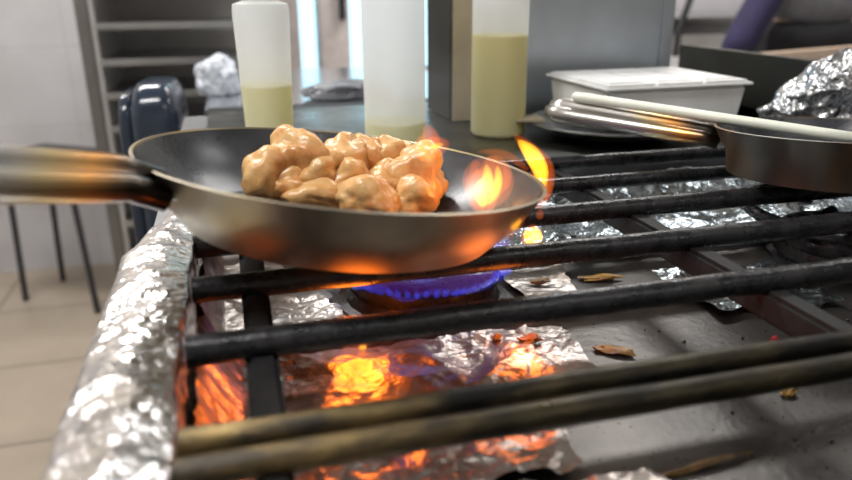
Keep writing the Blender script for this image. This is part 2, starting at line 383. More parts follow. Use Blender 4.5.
# drip tray: grey metal sheet with fine dark specks
mt, nt, n, l = nodes('drip_tray_metal'); b = n['Principled BSDF']; b.inputs['Metallic'].default_value = .85
f1 = noise_fac(nt, 7, 5, .6); base = ramp(nt, f1, [(.35, (.14, .13, .122)), (.7, (.06, .058, .056))])
tc = n.new('ShaderNodeTexCoord'); v = n.new('ShaderNodeTexVoronoi'); v.inputs['Scale'].default_value = 210; v.inputs['Randomness'].default_value = 1
l.new(tc.outputs['Object'], v.inputs['Vector'])
sp = n.new('ShaderNodeSeparateColor'); l.new(v.outputs['Color'], sp.inputs[0])
a1 = n.new('ShaderNodeMath'); a1.operation = 'LESS_THAN'; a1.inputs[1].default_value = .22; l.new(v.outputs['Distance'], a1.inputs[0])
a2 = n.new('ShaderNodeMath'); a2.operation = 'GREATER_THAN'; a2.inputs[1].default_value = .83; l.new(sp.outputs[0], a2.inputs[0])
a3 = n.new('ShaderNodeMath'); a3.operation = 'MULTIPLY'; l.new(a1.outputs[0], a3.inputs[0]); l.new(a2.outputs[0], a3.inputs[1])
mx = n.new('ShaderNodeMixRGB'); l.new(a3.outputs[0], mx.inputs[0]); l.new(base, mx.inputs[1]); mx.inputs[2].default_value = (.03, .02, .015, 1)
l.new(mx.outputs[0], b.inputs['Base Color']); b.inputs['Roughness'].default_value = .42
bp = n.new('ShaderNodeBump'); bp.inputs['Strength'].default_value = .25; bp.inputs['Distance'].default_value = .002
l.new(noise_fac(nt, 160, 3, .6), bp.inputs['Height']); l.new(bp.outputs[0], b.inputs['Normal']); M['tray'] = mt
bm = bmesh.new(); add_box(bm, IX0+.001, IX1-.001, IY0+.001, IY1-.001, TRAY-.006, TRAY)
rp('drip_tray', bm, 'tray', smooth=False)
# tall steel riser behind and low guard at the right
gx0, gx1, gy = at(452, 60, Y=1.045).x, at(669, 60, Y=1.045).x, 1.045
bm = bmesh.new(); add_box(bm, gx0, gx1, gy, gy+.13, DECK, DECK+.235, bev=.003)
add_box(bm, gx0-.004, gx1+.004, gy-.006, gy+.134, DECK+.235, DECK+.245, bev=.002)
add_box(bm, gx1-.02, gx1, gy-.005, gy, DECK+.002, DECK+.23, bev=.002)
rp('back_riser', bm, 'steel_guard')
bm = bmesh.new(); add_box(bm, gx0+.0005, gx0+.034, gy-.004, gy-.0005, DECK+.001, DECK+.225, bev=.0008)  # thin strip added to paint the tan reflection on the steel front
o = rp('riser_reflection', bm, 'tan_card'); o['label'] = 'tan strip painted as a reflection on the riser'
rp('riser_end_shade', box(gx0-.003, gx0-.0003, gy+.001, gy+.129, DECK+.001, DECK+.225, bev=.0008), 'steel_side')  # dark cover added: shade of the riser's left face put into colour
bm = bmesh.new(); add_box(bm, .835, .84, .35, 1.245, DECK, DECK+.083, bev=.001)
add_box(bm, .835, .852, .35, 1.245, DECK+.083, DECK+.087, bev=.001)
rp('side_guard', bm, 'steel_side')
# burners
def burner(cx, cy, r):
    b0 = link('burner', lathe([(0, 0), (r*1.12, 0), (r*1.12, .003), (r*1.02, .005), (r*.96, .014), (r, .020), (r, .026), (r*.93, .030), (r*.5, .031), (r*.45, .028), (0, .028)], 48), 'iron', rng_)
    b0.location = Vector((cx, cy, TRAY+.0005))+off
    cap = link('burner_cap', lathe([(0, 0), (r*.42, 0), (r*.42, .006), (r*.36, .009), (0, .009)], 36), 'iron', b0); cap.location = (0, 0, .0285)
    return b0
BX, BY = .146, .562
burner(BX, BY, .066); burner(.575, .545, .062)
for (x, y) in ((.3, -.005), (.12, -.005), (.55, -.005)):
    k = link('control_knob', lathe([(0, 0), (.022, 0), (.024, .004), (.02, .022), (0, .024)], 28), 'black_gloss', rng_)
    k.rotation_euler = (R(90), 0, 0); k.location = Vector((x, RY0, .82))+off

# grates ------------------------------------------------------------
YS = [.7312-.0885*k for k in range(5)]
BR = .0090
def bar_bm(y, x0, x1, r, seed, z=GZ):
    return tube(lerp((x0, y, z), (x1, y, z), 60), r, 14, wob=.10, seed=seed)
g = thing('cooking_grate', 'black oily iron grate of round bars under both frying pans', 'grate', (.34, .5, GZ))
def gp(name, bm, m, par=None):
    par = par or g
    bmesh.ops.translate(bm, verts=bm.verts, vec=-Vector(par.location)); return link(name, bm, m, par)
rnd = random.Random(4)
for k, y in enumerate(YS):
    gp('bar', bar_bm(y, -.037, .722, BR if k > 1 else .0076, k*9.1), 'iron')
o = gp('bar', bar_bm(.2885, -.051, .722, .0070, 70), 'iron_tan'); o['label'] = 'scorched tan front bar'
for x in (.003, .342, .681):
    bm = bmesh.new(); add_box(bm, x-.009, x+.009, .284, .737, GZ-.026, GZ-.0045, bev=.003)
    gp('cross_bar', bm, 'iron_matt')
for x in (.003, .681):
    for y in (.33, .69):
        gp('grate_foot', lathe([(0, 0), (.006, 0), (.006, GZ-.0255-TRAY), (0, GZ-.0255-TRAY)], 14, cx=x, cy=y, cz=TRAY+.0002), 'iron')
# burner support arms at the right burner
for a in (200, 250, 300, 20, 70, 120):
    bm = bmesh.new()
    c0 = Vector((.575+.035*cos(R(a)), .545+.035*sin(R(a)), GZ-.014)); c1 = Vector((.575+.095*cos(R(a)), .545+.095*sin(R(a)), GZ-.020))
    add_tube(bm, lerp(c0, c1, 6), .0055, 10); gp('burner_support', bm, 'iron')
bm = tube([(.575+.095*cos(2*pi*k/40), .545+.095*sin(2*pi*k/40), GZ-.020) for k in range(41)], .006, 10)
gp('support_ring', bm, 'iron')
# greasy drips below the bars
dr = bmesh.new()
for px, py, s in ((637, 224, .006), (632, 222, .004), (645, 222, .005)):
    p = at(px, py, z=GZ-.012); bmesh.ops.create_icosphere(dr, subdivisions=2, radius=s, matrix=Matrix.Translation(p))
gp('charred_drip', dr, 'iron')
g2 = thing('cooking_grate', 'front iron grate, only its scorched tan edge bar showing along the bottom', 'grate', (.34, .1, GZ))
o = gp('bar', bar_bm(.2665, -.053, .722, .0070, 90), 'iron_tan', g2)
for y in (.178, .09): gp('bar', bar_bm(y, -.037, .722, BR, y*99), 'iron', g2)
for x in (.003, .342, .681):
    bm = bmesh.new(); add_box(bm, x-.008, x+.008, .075, .268, GZ-.026, GZ-.0045, bev=.003); gp('cross_bar', bm, 'iron_matt', g2)
    if x != .342: gp('grate_foot', lathe([(0, 0), (.006, 0), (.006, GZ-.0255-TRAY), (0, GZ-.0255-TRAY)], 14, cx=x, cy=.1, cz=TRAY+.0002), 'iron', g2)

# foil over the left rim of the range -------------------------------
bm = bmesh.new(); NV, NU = 240, 44; gr = []
for j in range(NV+1):
    y = .10+(.80-.10)*j/NV
    xo = -.088+.004*noise.noise(Vector((y*14, 1, 0)))
    if y > .52: xo += .030*min(1, (y-.52)/.13)
    xi = -.040+.0035*noise.noise(Vector((y*16, 5, 0)))
    row = []
    for i in range(NU+1):
        u = i/NU
        # section: down the outside, over the top, down into the well
        if u < .2: x = xo-.004*(1-u/.2); z = DECK+.010-.05*(1-u/.2)
        elif u < .8:
            q = (u-.2)/.6; x = xo+(xi-xo)*q; z = DECK+.010+.006*sin(q*pi)
        else: q = (u-.8)/.2; x = xi+.003*q; z = DECK+.010-.058*q
        c = crumple(x*1.1+z*.8, y, 3, .9)
        x += .0016*c*(1 if u < .25 or u > .75 else .2); z += .0032*c
        row.append(bm.verts.new((x, y, z)))
    gr.append(row)
for j in range(NV):
    for i in range(NU): bm.faces.new((gr[j][i], gr[j][i+1], gr[j+1][i+1], gr[j+1][i]))
tag(link('foil_wrap', bm, 'foil', smooth='full'), 'crumpled silver foil wrapped over the left rim of the range', 'aluminium foil')
# foil liners in the tray
Z0 = TRAY+.004
def liner(lab, corners, nx, ny, amp, seed, m='foil_tray', prof=None, s=1.0, z=Z0, rag=.005):
    return tag(sheet('foil_liner', m, corners, nx, ny, amp, seed, z=z, prof=prof, s=s, ragged=rag), lab, 'aluminium foil', 'foil liners in the drip tray')
edge_up = lambda u, v: .040*max(0, 1-u*9)**1.5
liner('large crumpled foil liner glowing orange in front of the lit burner', [(-.034, .305), (.168, .300), (.205, .468), (-.034, .475)], 120, 100, .0042, 11, prof=edge_up)
liner('stained foil liner left of the lit burner, its edge torn', [(-.034, .482), (.074, .482), (.064, .60), (-.034, .75)], 90, 110, .0030, 23, prof=edge_up)
liner('small orange-lit foil piece right of the glowing foil, with a burnt brown spot', [(.170, .385), (.226, .390), (.236, .474), (.210, .474)], 60, 60, .0022, 31)
liner('smooth greasy foil piece at the right side of the lit burner', [(.224, .494), (.268, .492), (.290, .590), (.228, .596)], 70, 60, .0016, 44, s=.7)
back_up = lambda u, v: .045*max(0, v-.6)**1.3*2.2
liner('long bluish crumpled foil liner below the rear bars', [(.225, .605), (.735, .605), (.735, .757), (.20, .757)], 240, 90, .0075, 52, 'foil_back', prof=back_up, s=.8)
liner('crumpled foil liner under the front bars at the bottom edge', [(-.030, .12), (.235, .12), (.205, .290), (-.034, .296)], 150, 110, .0040, 63)
liner('torn foil scrap lying beside the right burner', [(.372, .455), (.48, .44), (.485, .535), (.36, .545)], 70, 50, .0045, 77, m='foil_back')
liner('torn foil scrap in front of the right burner', [(.50, .36), (.72, .36), (.72, .465), (.515, .465)], 90, 60, .0045, 79)

# food scraps on the tray
def blob(r, sx, sy, sz, seed, rough=.35, sub=3, f=1.6):
    bm = bmesh.new(); bmesh.ops.create_icosphere(bm, subdivisions=sub, radius=1)
    for v in bm.verts:
        d = 1+rough*noise.noise(v.co*f+Vector((seed, seed*2, 0)))+.3*rough*noise.noise(v.co*f*3+Vector((seed, 3, seed)))
        v.co = Vector((v.co.x*sx, v.co.y*sy, v.co.z*sz))*d*r
    return bm
def scrap(px, py, L, Wd, rot, m, lab, seed, z=TRAY, h=.0022):
    p = at(px, py, z=z); bm = blob(1, L, Wd, h, seed, .6)
    for v in bm.verts: v.co.z += .35*h*sin(v.co.x/L*3)
    o = link('food_scrap', bm, m); o.location = (p.x, p.y, z+h*1.15); o.rotation_euler = (0, 0, rot)
    tag(o, lab, 'food scrap', 'food scraps on the drip tray')
scrap(614, 353, .014, .0052, R(-38), 'scrap_yellow', 'curled charred onion scrap alone on the bare grey tray', 2)
scrap(600, 280, .020, .006, R(-12), 'scrap_yellow', 'long yellow-brown charred scrap behind the second bar', 5)
scrap(540, 284, .009, .004, R(-15), 'scrap', 'reddish brown scrap on the greasy foil beside the burner', 8, z=Z0+.002)
scrap(530, 342, .0085, .0055, R(-10), 'scrap', 'dark burnt crust on the small orange-lit foil', 11, z=Z0+.003)
scrap(774, 342, .0035, .002, R(5), 'scrap_red', 'tiny bright red pepper bit', 14)
scrap(789, 395, .006, .003, R(5), 'scrap_yellow', 'yellow bit at the right in front of the tan bars', 17)
scrap(700, 345+124, .030, .0022, R(4), 'scrap', 'thin curved brown strip at the bottom edge of the tray', 19)
scrap(497, 340, .003, .003, 0, 'scrap_yellow', 'small yellow drop on the orange-lit foil', 22, z=Z0+.003)
bm = bmesh.new(); rs = random.Random(8)
for k in range(150):
    x, y = rs.uniform(.26, .60), rs.uniform(.12, .58)
    if .36 < x and y > .43: continue
    r = rs.uniform(.0004, .0015); bmesh.ops.create_icosphere(bm, subdivisions=1, radius=r, matrix=Matrix.Translation((x, y, TRAY+r*.6)))
tag(link('burnt_crumbs', bm, 'speck'), 'black burnt crumbs scattered over the bare grey tray', 'crumbs', kind='stuff')

# ------------------------------------------------------------------ frying pan with chicken
PC = Vector((.0738, .4977, CAMZ-.1178)); PN = Vector((.135, .0265, 1)).normalized()
ax = Vector((1, 0, 0)); ax = (ax-PN*ax.dot(PN)).normalized(); ay = PN.cross(ax)
PM = Matrix((ax, ay, PN)).transposed().to_4x4(); PM.translation = PC
PD = .047
HROLL = R(28)
def fig8(roll=0, n=24):
    # two round ridges side by side with a groove between, rolled about the handle's axis
    s = []
    for k in range(n): a = pi*.5-pi*.97*(k/(n-1)) if 0 else 0
    for k in range(n//2+1):
        a = pi*.82-(2*pi*.82)*k/(n//2); s.append((.5+.5*cos(a), .5*sin(a)))
    for k in range(n//2+1):
        a = -pi*.18-(2*pi*.82)*k/(n//2); s.append((-.5+.5*cos(a), .5*sin(a)))
    c, d = cos(roll), sin(roll)
    return [(x*c-y*d, x*d+y*c) for x, y in s]
def two_lobe(n=28):
    # flattened section with a groove along the top: two ridges
    s = []
    for k in range(n):
        a = 2*pi*k/n; x = cos(a); y = sin(a)
        y = y*(.62-.26*math.exp(-(x/.22)**2)) if y > 0 else y*.5
        s.append((x, y))
    return s
def make_pan(name, lab, radius, depth, m_out, m_in, bottom=.70):
    t = thing(name, lab, 'frying pan')
    rb = radius*bottom; T = .0022
    outer = [(0, -depth), (rb, -depth), (rb*1.10, -depth+.0025), (radius*.90, -depth*.50), (radius*.965, -depth*.22), (radius, -.001), (radius+.0015, .0006)]
    inner = [(radius-.0005, .0012), (radius-T, 0), (radius*.965-T, -depth*.22), (radius*.90-T, -depth*.48), (rb*1.07, -depth+.006), (rb*.98, -depth+.0035), (0, -depth+.003)]
    link('pan_body', lathe(outer+[inner[0]]+[(r+.0006, z-.0006) for r, z in inner[1:-1]]+[(0, -depth+.0024)], 96), m_out, t)
    link('cooking_surface', lathe(inner[1:], 96), m_in, t)
    return t
pan = make_pan('frying_pan', 'steel frying pan with dark inside holding chicken over the lit burner', .141, PD, 'pan_steel', 'coating')
pan.matrix_world = PM; PI_ = PM.inverted()
M['handle'] = handle_mat('heat_tinted_handle', -.132, -.195, (.50, .50, .50))
ha = PI_ @ at(158, 184, d=.415); hb = PI_ @ at(0, 174, d=.345); hc = PI_ @ at(-210, 160, d=.285)
# attach point sits on the pan wall
dirh = Vector((hb.x, hb.y, 0))
h0 = Vector((ha.x, ha.y, 0)).normalized()*.136; h0.z = -.010
p1 = Vector((ha.x, ha.y, 0)).normalized()*.158; p1.z = -.002
pts = [h0, p1]
for k in range(1, 9): pts.append(p1.lerp(hb, k/8))
for k in range(1, 9): pts.append(hb.lerp(hc, k/8))
rad = [.016, .0165]+[.0168+.001*k/8 for k in range(1, 9)]+[.0178+.002*sin(k/8*pi) for k in range(1, 8)]+[.009]
link('pan_handle', tube(pts, rad, sec=fig8(HROLL), upv=Vector((0, 0, 1))), 'handle', pan, smooth='full')
for s in (-1, 1):
    side = Vector((-h0.y, h0.x, 0)).normalized()*s*.010
    o = link('rivet', blob(.0042, 1, 1, .6, 1, 0, 2), 'steel', pan); q_ = h0.normalized()*.1325+side; o.location = (q_.x, q_.y, -.0125)
    
def on_pan(px, py, h):
    v = ray(px, py)
    while True:          # pile the chunks up rather than let them reach the pan wall
        q0 = PC-PN*(PD-.003-h); t = (q0-CAM).dot(PN)/v.dot(PN); p = CAM+v*t; q = PI_ @ p
        if (q.y < .058 and math.hypot(q.x, q.y) < .098) or h > .034: return p
        h += .001
CH = [ # px, py, height above pan floor, sizes, rot, label
 (268, 173, .016, (.0155, .013, .014), 20, 'rounded pale chicken chunk at the far left of the pile'),
 (296, 157, .018, (.020, .013, .016), -30, 'long pale chicken chunk behind the leftmost one'),
 (289, 184, .010, (.016, .013, .010), 10, 'small chicken chunk between the leftmost chunk and the front strip'),
 (322, 168, .016, (.016, .014, .012), 40, 'left one of two small chicken chunks in the middle of the pile'),
 (345, 157, .018, (.018, .014, .015), 60, 'chicken chunk at the back middle of the pile'),
 (366, 158, .022, (.015, .012, .014), -20, 'peaked chicken chunk at the top of the back row'),
 (390, 160, .020, (.016, .013, .014), 15, 'chicken chunk at the back right of the pile'),
 (325, 197, .009, (.024, .012, .010), 5, 'long flat chicken strip at the front left rim'),
 (366, 200, .012, (.020, .014, .013), -15, 'plump golden chicken chunk at the front middle'),
 (384, 184, .018, (.016, .013, .014), -50, 'golden chicken chunk resting above the front row'),
 (414, 172, .022, (.020, .015, .017), -35, 'big glossy chicken chunk on the right of the pile'),
 (428, 188, .012, (.015, .012, .016), 70, 'ragged chicken chunk at the far right of the pile'),
 (412, 202, .010, (.016, .012, .014), 10, 'chicken chunk at the front right under the big glossy one'),
 (352, 178, .014, (.015, .012, .012), 35, 'right one of two small chicken chunks in the middle of the pile'),
 (408, 157, .024, (.012, .010, .010), 0, 'small chicken tip sticking up behind the big glossy chunk'),
]
for k, (px, py, h, s, ro, lab) in enumerate(CH):
    p = on_pan(px, py, h)
    bm = blob(1.27, s[0], s[1], s[2]*1.05, k*3.7+1, .42, 4, 1.1)
    for v in bm.verts:   # bend the chunk a little
        v.co.z -= 7*v.co.x**2*(.5 if k % 2 else 1)
    o = link('chicken_chunk', bm, 'chicken', smooth='full'); o.location = p
    o.rotation_euler = (rnd.uniform(-.3, .3), .13+rnd.uniform(-.2, .2), R(ro))
    tag(o, lab, 'chicken', 'chicken chunks in the frying pan')

# ------------------------------------------------------------------ flames
def wisp(bm, pts, rad, seed=0, seg=14):
    add_tube(bm, pts, rad, seg, upv=fw0, wob=.35, seed=seed)
fw0 = Vector((.2, .9, .3)).normalized()
def spine(pxs, Y):
    return [at(x, y, Y=Y+.002*noise.noise(Vector((x*.1, y*.1, 0)))) for x, y in pxs]
def smooth_path(P, n=14):
    out = []
    for k in range(n):
        t = k/(n-1)*(len(P)-1); i = min(int(t), len(P)-2); f = t-i
        p0, p1, p2, p3 = P[max(i-1, 0)], P[i], P[i+1], P[min(i+2, len(P)-1)]
        out.append(.5*((2*p1)+(p2-p0)*f+(2*p0-5*p1+4*p2-p3)*f*f+(3*p1-p0-3*p2+p3)*f**3))
    return out
def taper(n, r, a=.15, b=.1, p=.8):
    return [max(r*(sin(pi*min(1, max(0, (k/(n-1)*(1-a-b)+a))))**p), r*.05) for k in range(n)]
def flame(lab, Y, shells):
    """shells: (material, [(px,py)...], radius, seed)"""
    base = at(*shells[0][1][-1], Y=Y)
    t = thing('flame', lab, 'flame', base, 'flames around the frying pan')
    for mn, pp, r, sd in shells:
        P = smooth_path(spine(pp, Y)); bm = bmesh.new(); wisp(bm, P, taper(len(P), r, .02, .12), sd)
        bmesh.ops.translate(bm, verts=bm.verts, vec=-base)
        link('flame_core' if mn == 'flame_yellow' else 'flame_shell', bm, mn, t, smooth='full')
    return t
YR = .50
flame('broad orange flame with a yellow heart inside the right of the pan', .49, [
    ('flame_red', [(498, 157), (476, 164), (468, 182), (477, 203), (484, 209)], .0050, 1),
    ('flame_red', [(505, 164), (508, 180), (500, 196), (486, 208)], .0055, 2),
    ('flame_soft', [(490, 156), (494, 170), (488, 186), (482, 212)], .0150, 33),
    ('flame_soft', [(474, 160), (478, 174), (476, 188), (484, 206)], .0080, 34),
    ('flame_yellow', [(486, 164), (488, 180), (481, 192), (484, 206)], .0056, 3),
    ('flame_yellow', [(497, 166), (498, 180), (492, 195), (486, 204)], .0045, 4)])
flame('tall curved bright yellow flame at the right end of the pan', .52, [
    ('flame_red', [(514, 134), (530, 150), (543, 172), (540, 196), (534, 206)], .0095, 5),
    ('flame_yellow', [(518, 140), (531, 153), (541, 172), (537, 193)], .0068, 6)])
flame('ragged orange flame behind the right of the chicken', .515, [
    ('flame_red', [(426, 124), (430, 138), (427, 148), (430, 160)], .0100, 7),
    ('flame_red', [(450, 143), (438, 146), (426, 150), (414, 148)], .0090, 8),
    ('flame_yellow', [(444, 144), (437, 146), (430, 148)], .0024, 9)])
flame('thin orange flame arching between the two big flames', .53, [
    ('flame_red', [(476, 152), (494, 152), (512, 158), (528, 170)], .0038, 10)])
flame('small orange flame licking under the right rim', .40, [
    ('flame_red', [(525, 214), (517, 223), (507, 238)], .0044, 11),
    ('flame_yellow', [(521, 218), (512, 230)], .0022, 12)])
flame('short bright yellow flame below the right rim', .49, [
    ('flame_red', [(534, 224), (532, 236), (530, 248)], .0088, 13),
    ('flame_yellow', [(536, 227), (533, 236), (530, 245)], .0080, 14)])
flame('tiny orange spark beside the tall flame', .50, [('flame_red', [(545, 180), (546, 188), (545, 196)], .0026, 15)])
flame('tiny orange spark above the second bar', .50, [('flame_red', [(541, 208), (540, 214), (539, 219)], .0034, 16)])
flame('orange flame hidden under the left of the pan bottom', .44, [
    ('flame_red', [(298, 262), (320, 262), (346, 262)], .0050, 17), ('flame_yellow', [(304, 262), (320, 262), (338, 262)], .002, 21)])
flame('yellow flame licking over the foil in front of the burner', .47, [
    ('flame_red', [(366, 342), (362, 349), (352, 352)], .0045, 18), ('flame_yellow', [(366, 344), (360, 350)], .0030, 19)])
# blue ring
bt = thing('flame', 'ring of blue gas flames on the burner under the pan', 'flame', (BX, BY, TRAY+.025), 'flames around the frying pan')
bz = TRAY+.030
for k in range(60):
    a = 2*pi*k/60; rr = random.Random(k)
    p = Vector((BX+.066*cos(a), BY+.066*sin(a), bz)); o1 = Vector((cos(a), sin(a), 0))
    L = rr.uniform(.7, 1.2)
    P = [p, p+o1*.004*L+Vector((0, 0, .002)), p+o1*.009*L+Vector((0, 0, .005)), p+o1*.010*L+Vector((0, 0, .011*L))]
    bm = bmesh.new(); P = smooth_path(P, 9); add_tube(bm, P, taper(9, .0027, .1, .05), 10, upv=Vector((0, .1, 1)), wob=.2, seed=k)
    bmesh.ops.translate(bm, verts=bm.verts, vec=-Vector(bt.location)); link('gas_jet', bm, 'flame_blue', bt, smooth='full')
bm = tube([(BX+.070*cos(2*pi*k/48), BY+.070*sin(2*pi*k/48), bz+.012) for k in range(49)], .010, 12, wob=.3)
bmesh.ops.translate(bm, verts=bm.verts, vec=-Vector(bt.location)); link('violet_glow', bm, 'flame_purple', bt, smooth='full')
bm = tube([(BX+(.073+.003*sin(k*.8))*cos(2*pi*k/96), BY+(.073+.003*sin(k*.8))*sin(2*pi*k/96), bz+.004+.003*sin(k*.55)) for k in range(97)], .0024, 8)
bmesh.ops.translate(bm, verts=bm.verts, vec=-Vector(bt.location)); link('blue_rim', bm, 'flame_blue', bt, smooth='full')
def flame_light(p, e, col, r):
    l = bpy.data.lights.new('flame_light', 'POINT'); l.energy = e; l.color = col; l.shadow_soft_size = r
    o = bpy.data.objects.new('flame_light', l); o.location = p; C.objects.link(o)
flame_light((.072, .462, TRAY+.034), .30, (1, .19, .015), .02)
flame_light((.190, .445, TRAY+.030), .13, (1, .20, .02), .02)
flame_light((BX, BY, bz+.016), .03, (.15, .2, 1), .015)
flame_light(at(487, 185, Y=.50), .09, (1, .4, .08), .008)

# ------------------------------------------------------------------ right frying pan and its handle
PR2 = .116
ctr = Vector((.566, .560, CAMZ-.1325))
pan2 = make_pan('frying_pan', 'dark heat-stained steel pan at the right with a long steel handle', PR2, .046, 'pan_steel_dark', 'coating', .80)
N2 = (Vector((0, 0, 1))+Vector((fw.x, fw.y, 0)).normalized()*.075).normalized()
bx = Vector((1, 0, 0)); bx = (bx-N2*bx.dot(N2)).normalized(); by = N2.cross(bx)
P2 = Matrix((bx, by, N2)).transposed().to_4x4(); P2.translation = ctr
pan2.matrix_world = P2; P2I = P2.inverted()
M['handle2'] = handle_mat('stained_long_handle', -.09, -.15, (.42, .40, .38))
e1 = P2I @ at(549, 108, Y=.795)
ang = math.atan2(e1.y, e1.x)
h0 = Vector((cos(ang), sin(ang), 0))*.112; h0.z = -.016
p1 = Vector((cos(ang), sin(ang), 0))*.130; p1.z = -.012
pts = [h0, p1]+[p1.lerp(e1, k/12) for k in range(1, 13)]
rad = [.015, .015]+[.0155+.004*min(1, k/9) for k in range(1, 12)]+[.013]
link('pan_handle', tube(pts, rad, sec=fig8(R(25)), upv=Vector((0, 0, 1))), 'handle2', pan2, smooth='full')

# ------------------------------------------------------------------ squeeze bottles on the rear deck
def bottle(px, Y, r, h, level, m_oil, lab, taper_=1.0, wall='bottle'):
    base = at(px, 60, Y=Y); 
    t = thing('squeeze_bottle', lab, 'bottle', (base.x, base.y, DECK+.0005), 'squeeze bottles at the back of the range')
    rt_ = r*taper_
    link('bottle_body', lathe([(0, 0), (r*.9, 0), (r, .004), (r, .01), (rt_, h-.012), (rt_*.97, h-.004), (rt_*.6, h), (rt_*.55, h+.004), (rt_*.55, h+.01), (0, h+.01)], 56), wall, t)
    link('oil', lathe([(0, .0015), (r*.88, .0015), (r*.965, .005), (r*.975+(rt_-r)*level/h, level), (0, level)], 56), m_oil, t)
    link('cap', lathe([(rt_*.56, h+.004), (rt_*.74, h+.004), (rt_*.74, h+.018), (rt_*.45, h+.024), (.007, h+.034), (.003, h+.075), (0, h+.075)], 40), 'white_plastic', t)
    return t
bt3 = at(500, 130, z=DECK)
def lev(px, py, Y): return at(px, py, Y=Y).z-DECK
bottle(499.5, .935, .0372, .235, lev(500, 37, .90), 'oil', 'squeeze bottle of deep yellow oil, rightmost, nearly full', 1.0)
bottle(394, .86, .0372, .26, lev(394, 126, .83), 'oil_pale', 'tall white squeeze bottle in the middle, almost empty', 1.0, 'bottle_white')
bottle(264.5, .865, .0268, lev(262, 1, .84), lev(264, 88, .84), 'oil_pale', 'white squeeze bottle on the left, a third full of pale oil', 1.17, 'bottle_white')

# ------------------------------------------------------------------ white container on a steel dish
t = thing('steel_dish', 'shallow steel dish under the white container', 'dish', (.50, .885, DECK+.0005))
link('dish_bowl', lathe([(0, 0), (.06, 0), (.090, .008), (.108, .018), (.114, .019), (.114, .021), (.107, .0205), (.088, .0108), (.06, .003), (0, .003)], 64), 'steel', t)
o = link('dish_lip', box(-.135, -.095, -.012, .030, .0212, .0245, bev=.001, mtx=Matrix.Rotation(R(-10), 4, 'Z')), 'tan_card', t); o['label'] = 'tan flat lip at the left'
t = thing('food_container', 'white rectangular plastic container with flat lids on the steel dish', 'container', (.566, .905, DECK+.0215))
t.rotation_euler = (0, 0, R(1)); CH_ = .048
bm = bmesh.new()
def frustum(bm, x0, x1, y0, y1, z0, z1, inset, m=None):
    vs = [bm.verts.new((x, y, z0)) for x, y in ((x0+inset, y0+inset), (x1-inset, y0+inset), (x1-inset, y1-inset), (x0+inset, y1-inset))]
    vt = [bm.verts.new((x, y, z1)) for x, y in ((x0, y0), (x1, y0), (x1, y1), (x0, y1))]
    bm.faces.new(vs); bm.faces.new(vt)
    for k in range(4): bm.faces.new((vs[k], vs[(k+1) % 4], vt[(k+1) % 4], vt[k]))
frustum(bm, -.113, .092, -.085, .085, 0, CH_, .005)
bmesh.ops.bevel(bm, geom=list(bm.edges), offset=.004, segments=3, affect='EDGES')
link('container_body', bm, 'white_plastic', t)
bm = bmesh.new(); add_box(bm, -.119, .098, -.090, .090, CH_+.0003, CH_+.004, bev=.0015); link('container_rim', bm, 'white_plastic', t)
for x0, x1 in ((-.113, -.046), (-.042, .024), (.028, .092)):
    bm = bmesh.new(); add_box(bm, x0, x1, -.084, .084, CH_+.0042, CH_+.007, bev=.001); add_box(bm, x0+.008, x1-.008, -.07, .07, CH_+.007, CH_+.0082, bev=.0005)
    link('lid', bm, 'white_plastic', t)
t2 = t
# white rod (spoon handle) resting in the right pan
pA = at(572, 96, Y=.775); pB = at(860, 139, Y=.545)
t = thing('cooking_spoon', 'long ivory plastic spoon handle lying across the right pan', 'spoon', pB)
dv = (pB-pA).normalized()
P = [pA-pB+dv*s for s in (0, .004, .02)]+[pA.lerp(pB, k/8)-pB for k in range(1, 9)]
link('spoon_handle', tube(P, [.002, .0052, .0058]+[.0055]*8, 14, upv=Vector((0, 0, 1))), 'rod_plastic', t, smooth='full')
bm = blob(1, .034, .024, .007, 3, .1, 3); o = link('spoon_bowl', bm, 'rod_plastic', t, smooth='full'); o.location = dv*.03; o.rotation_euler = (0, .2, math.atan2(dv.y, dv.x))

# foil bundle on the deck by the side guard
bm = bmesh.new(); bmesh.ops.create_icosphere(bm, subdivisions=6, radius=1)
for v in bm.verts:
    c = v.co.copy(); n1 = 1-2.2*abs(noise.noise(c*1.6+Vector((3, 1, 0)))); n2 = 1-2.2*abs(noise.noise(c*3.6+Vector((7, 2, 0)))); n3 = 1-2.2*abs(noise.noise(c*8+Vector((1, 5, 3))))
    n4 = noise.noise(c*1.1+Vector((0, 9, 4)))
    d = .92+.16*n1+.11*n2+.05*n3+.22*n4
    z = c.z*d; x = c.x*d
    zz = max(z, -.62)
    v.co = Vector((x*.068, c.y*d*.05, (zz+.62)*.054*(1+.45*(x+.2))))
o = link('foil_bundle', bm, 'foil_dark', smooth='full'); fb = at(825, 118, z=DECK+.0)
o.location = (.762, .80, DECK+.004); o.rotation_euler = (0, 0, R(-35))
tag(o, 'crumpled silver foil bundle beside the right pan', 'aluminium foil')

# smoke drifting up from the pan
bm = bmesh.new(); bmesh.ops.create_icosphere(bm, subdivisions=4, radius=1)
for v in bm.verts:
    d = 1+.4*noise.noise(v.co*1.7); v.co = Vector((v.co.x*.045*d, v.co.y*.03*d, v.co.z*.055*d))
o = link('smoke_wisp', bm, 'smoke', smooth='full'); o.location = at(438, 112, Y=.66)
tag(o, 'faint wisp of smoke rising behind the chicken', 'smoke', kind='stuff')

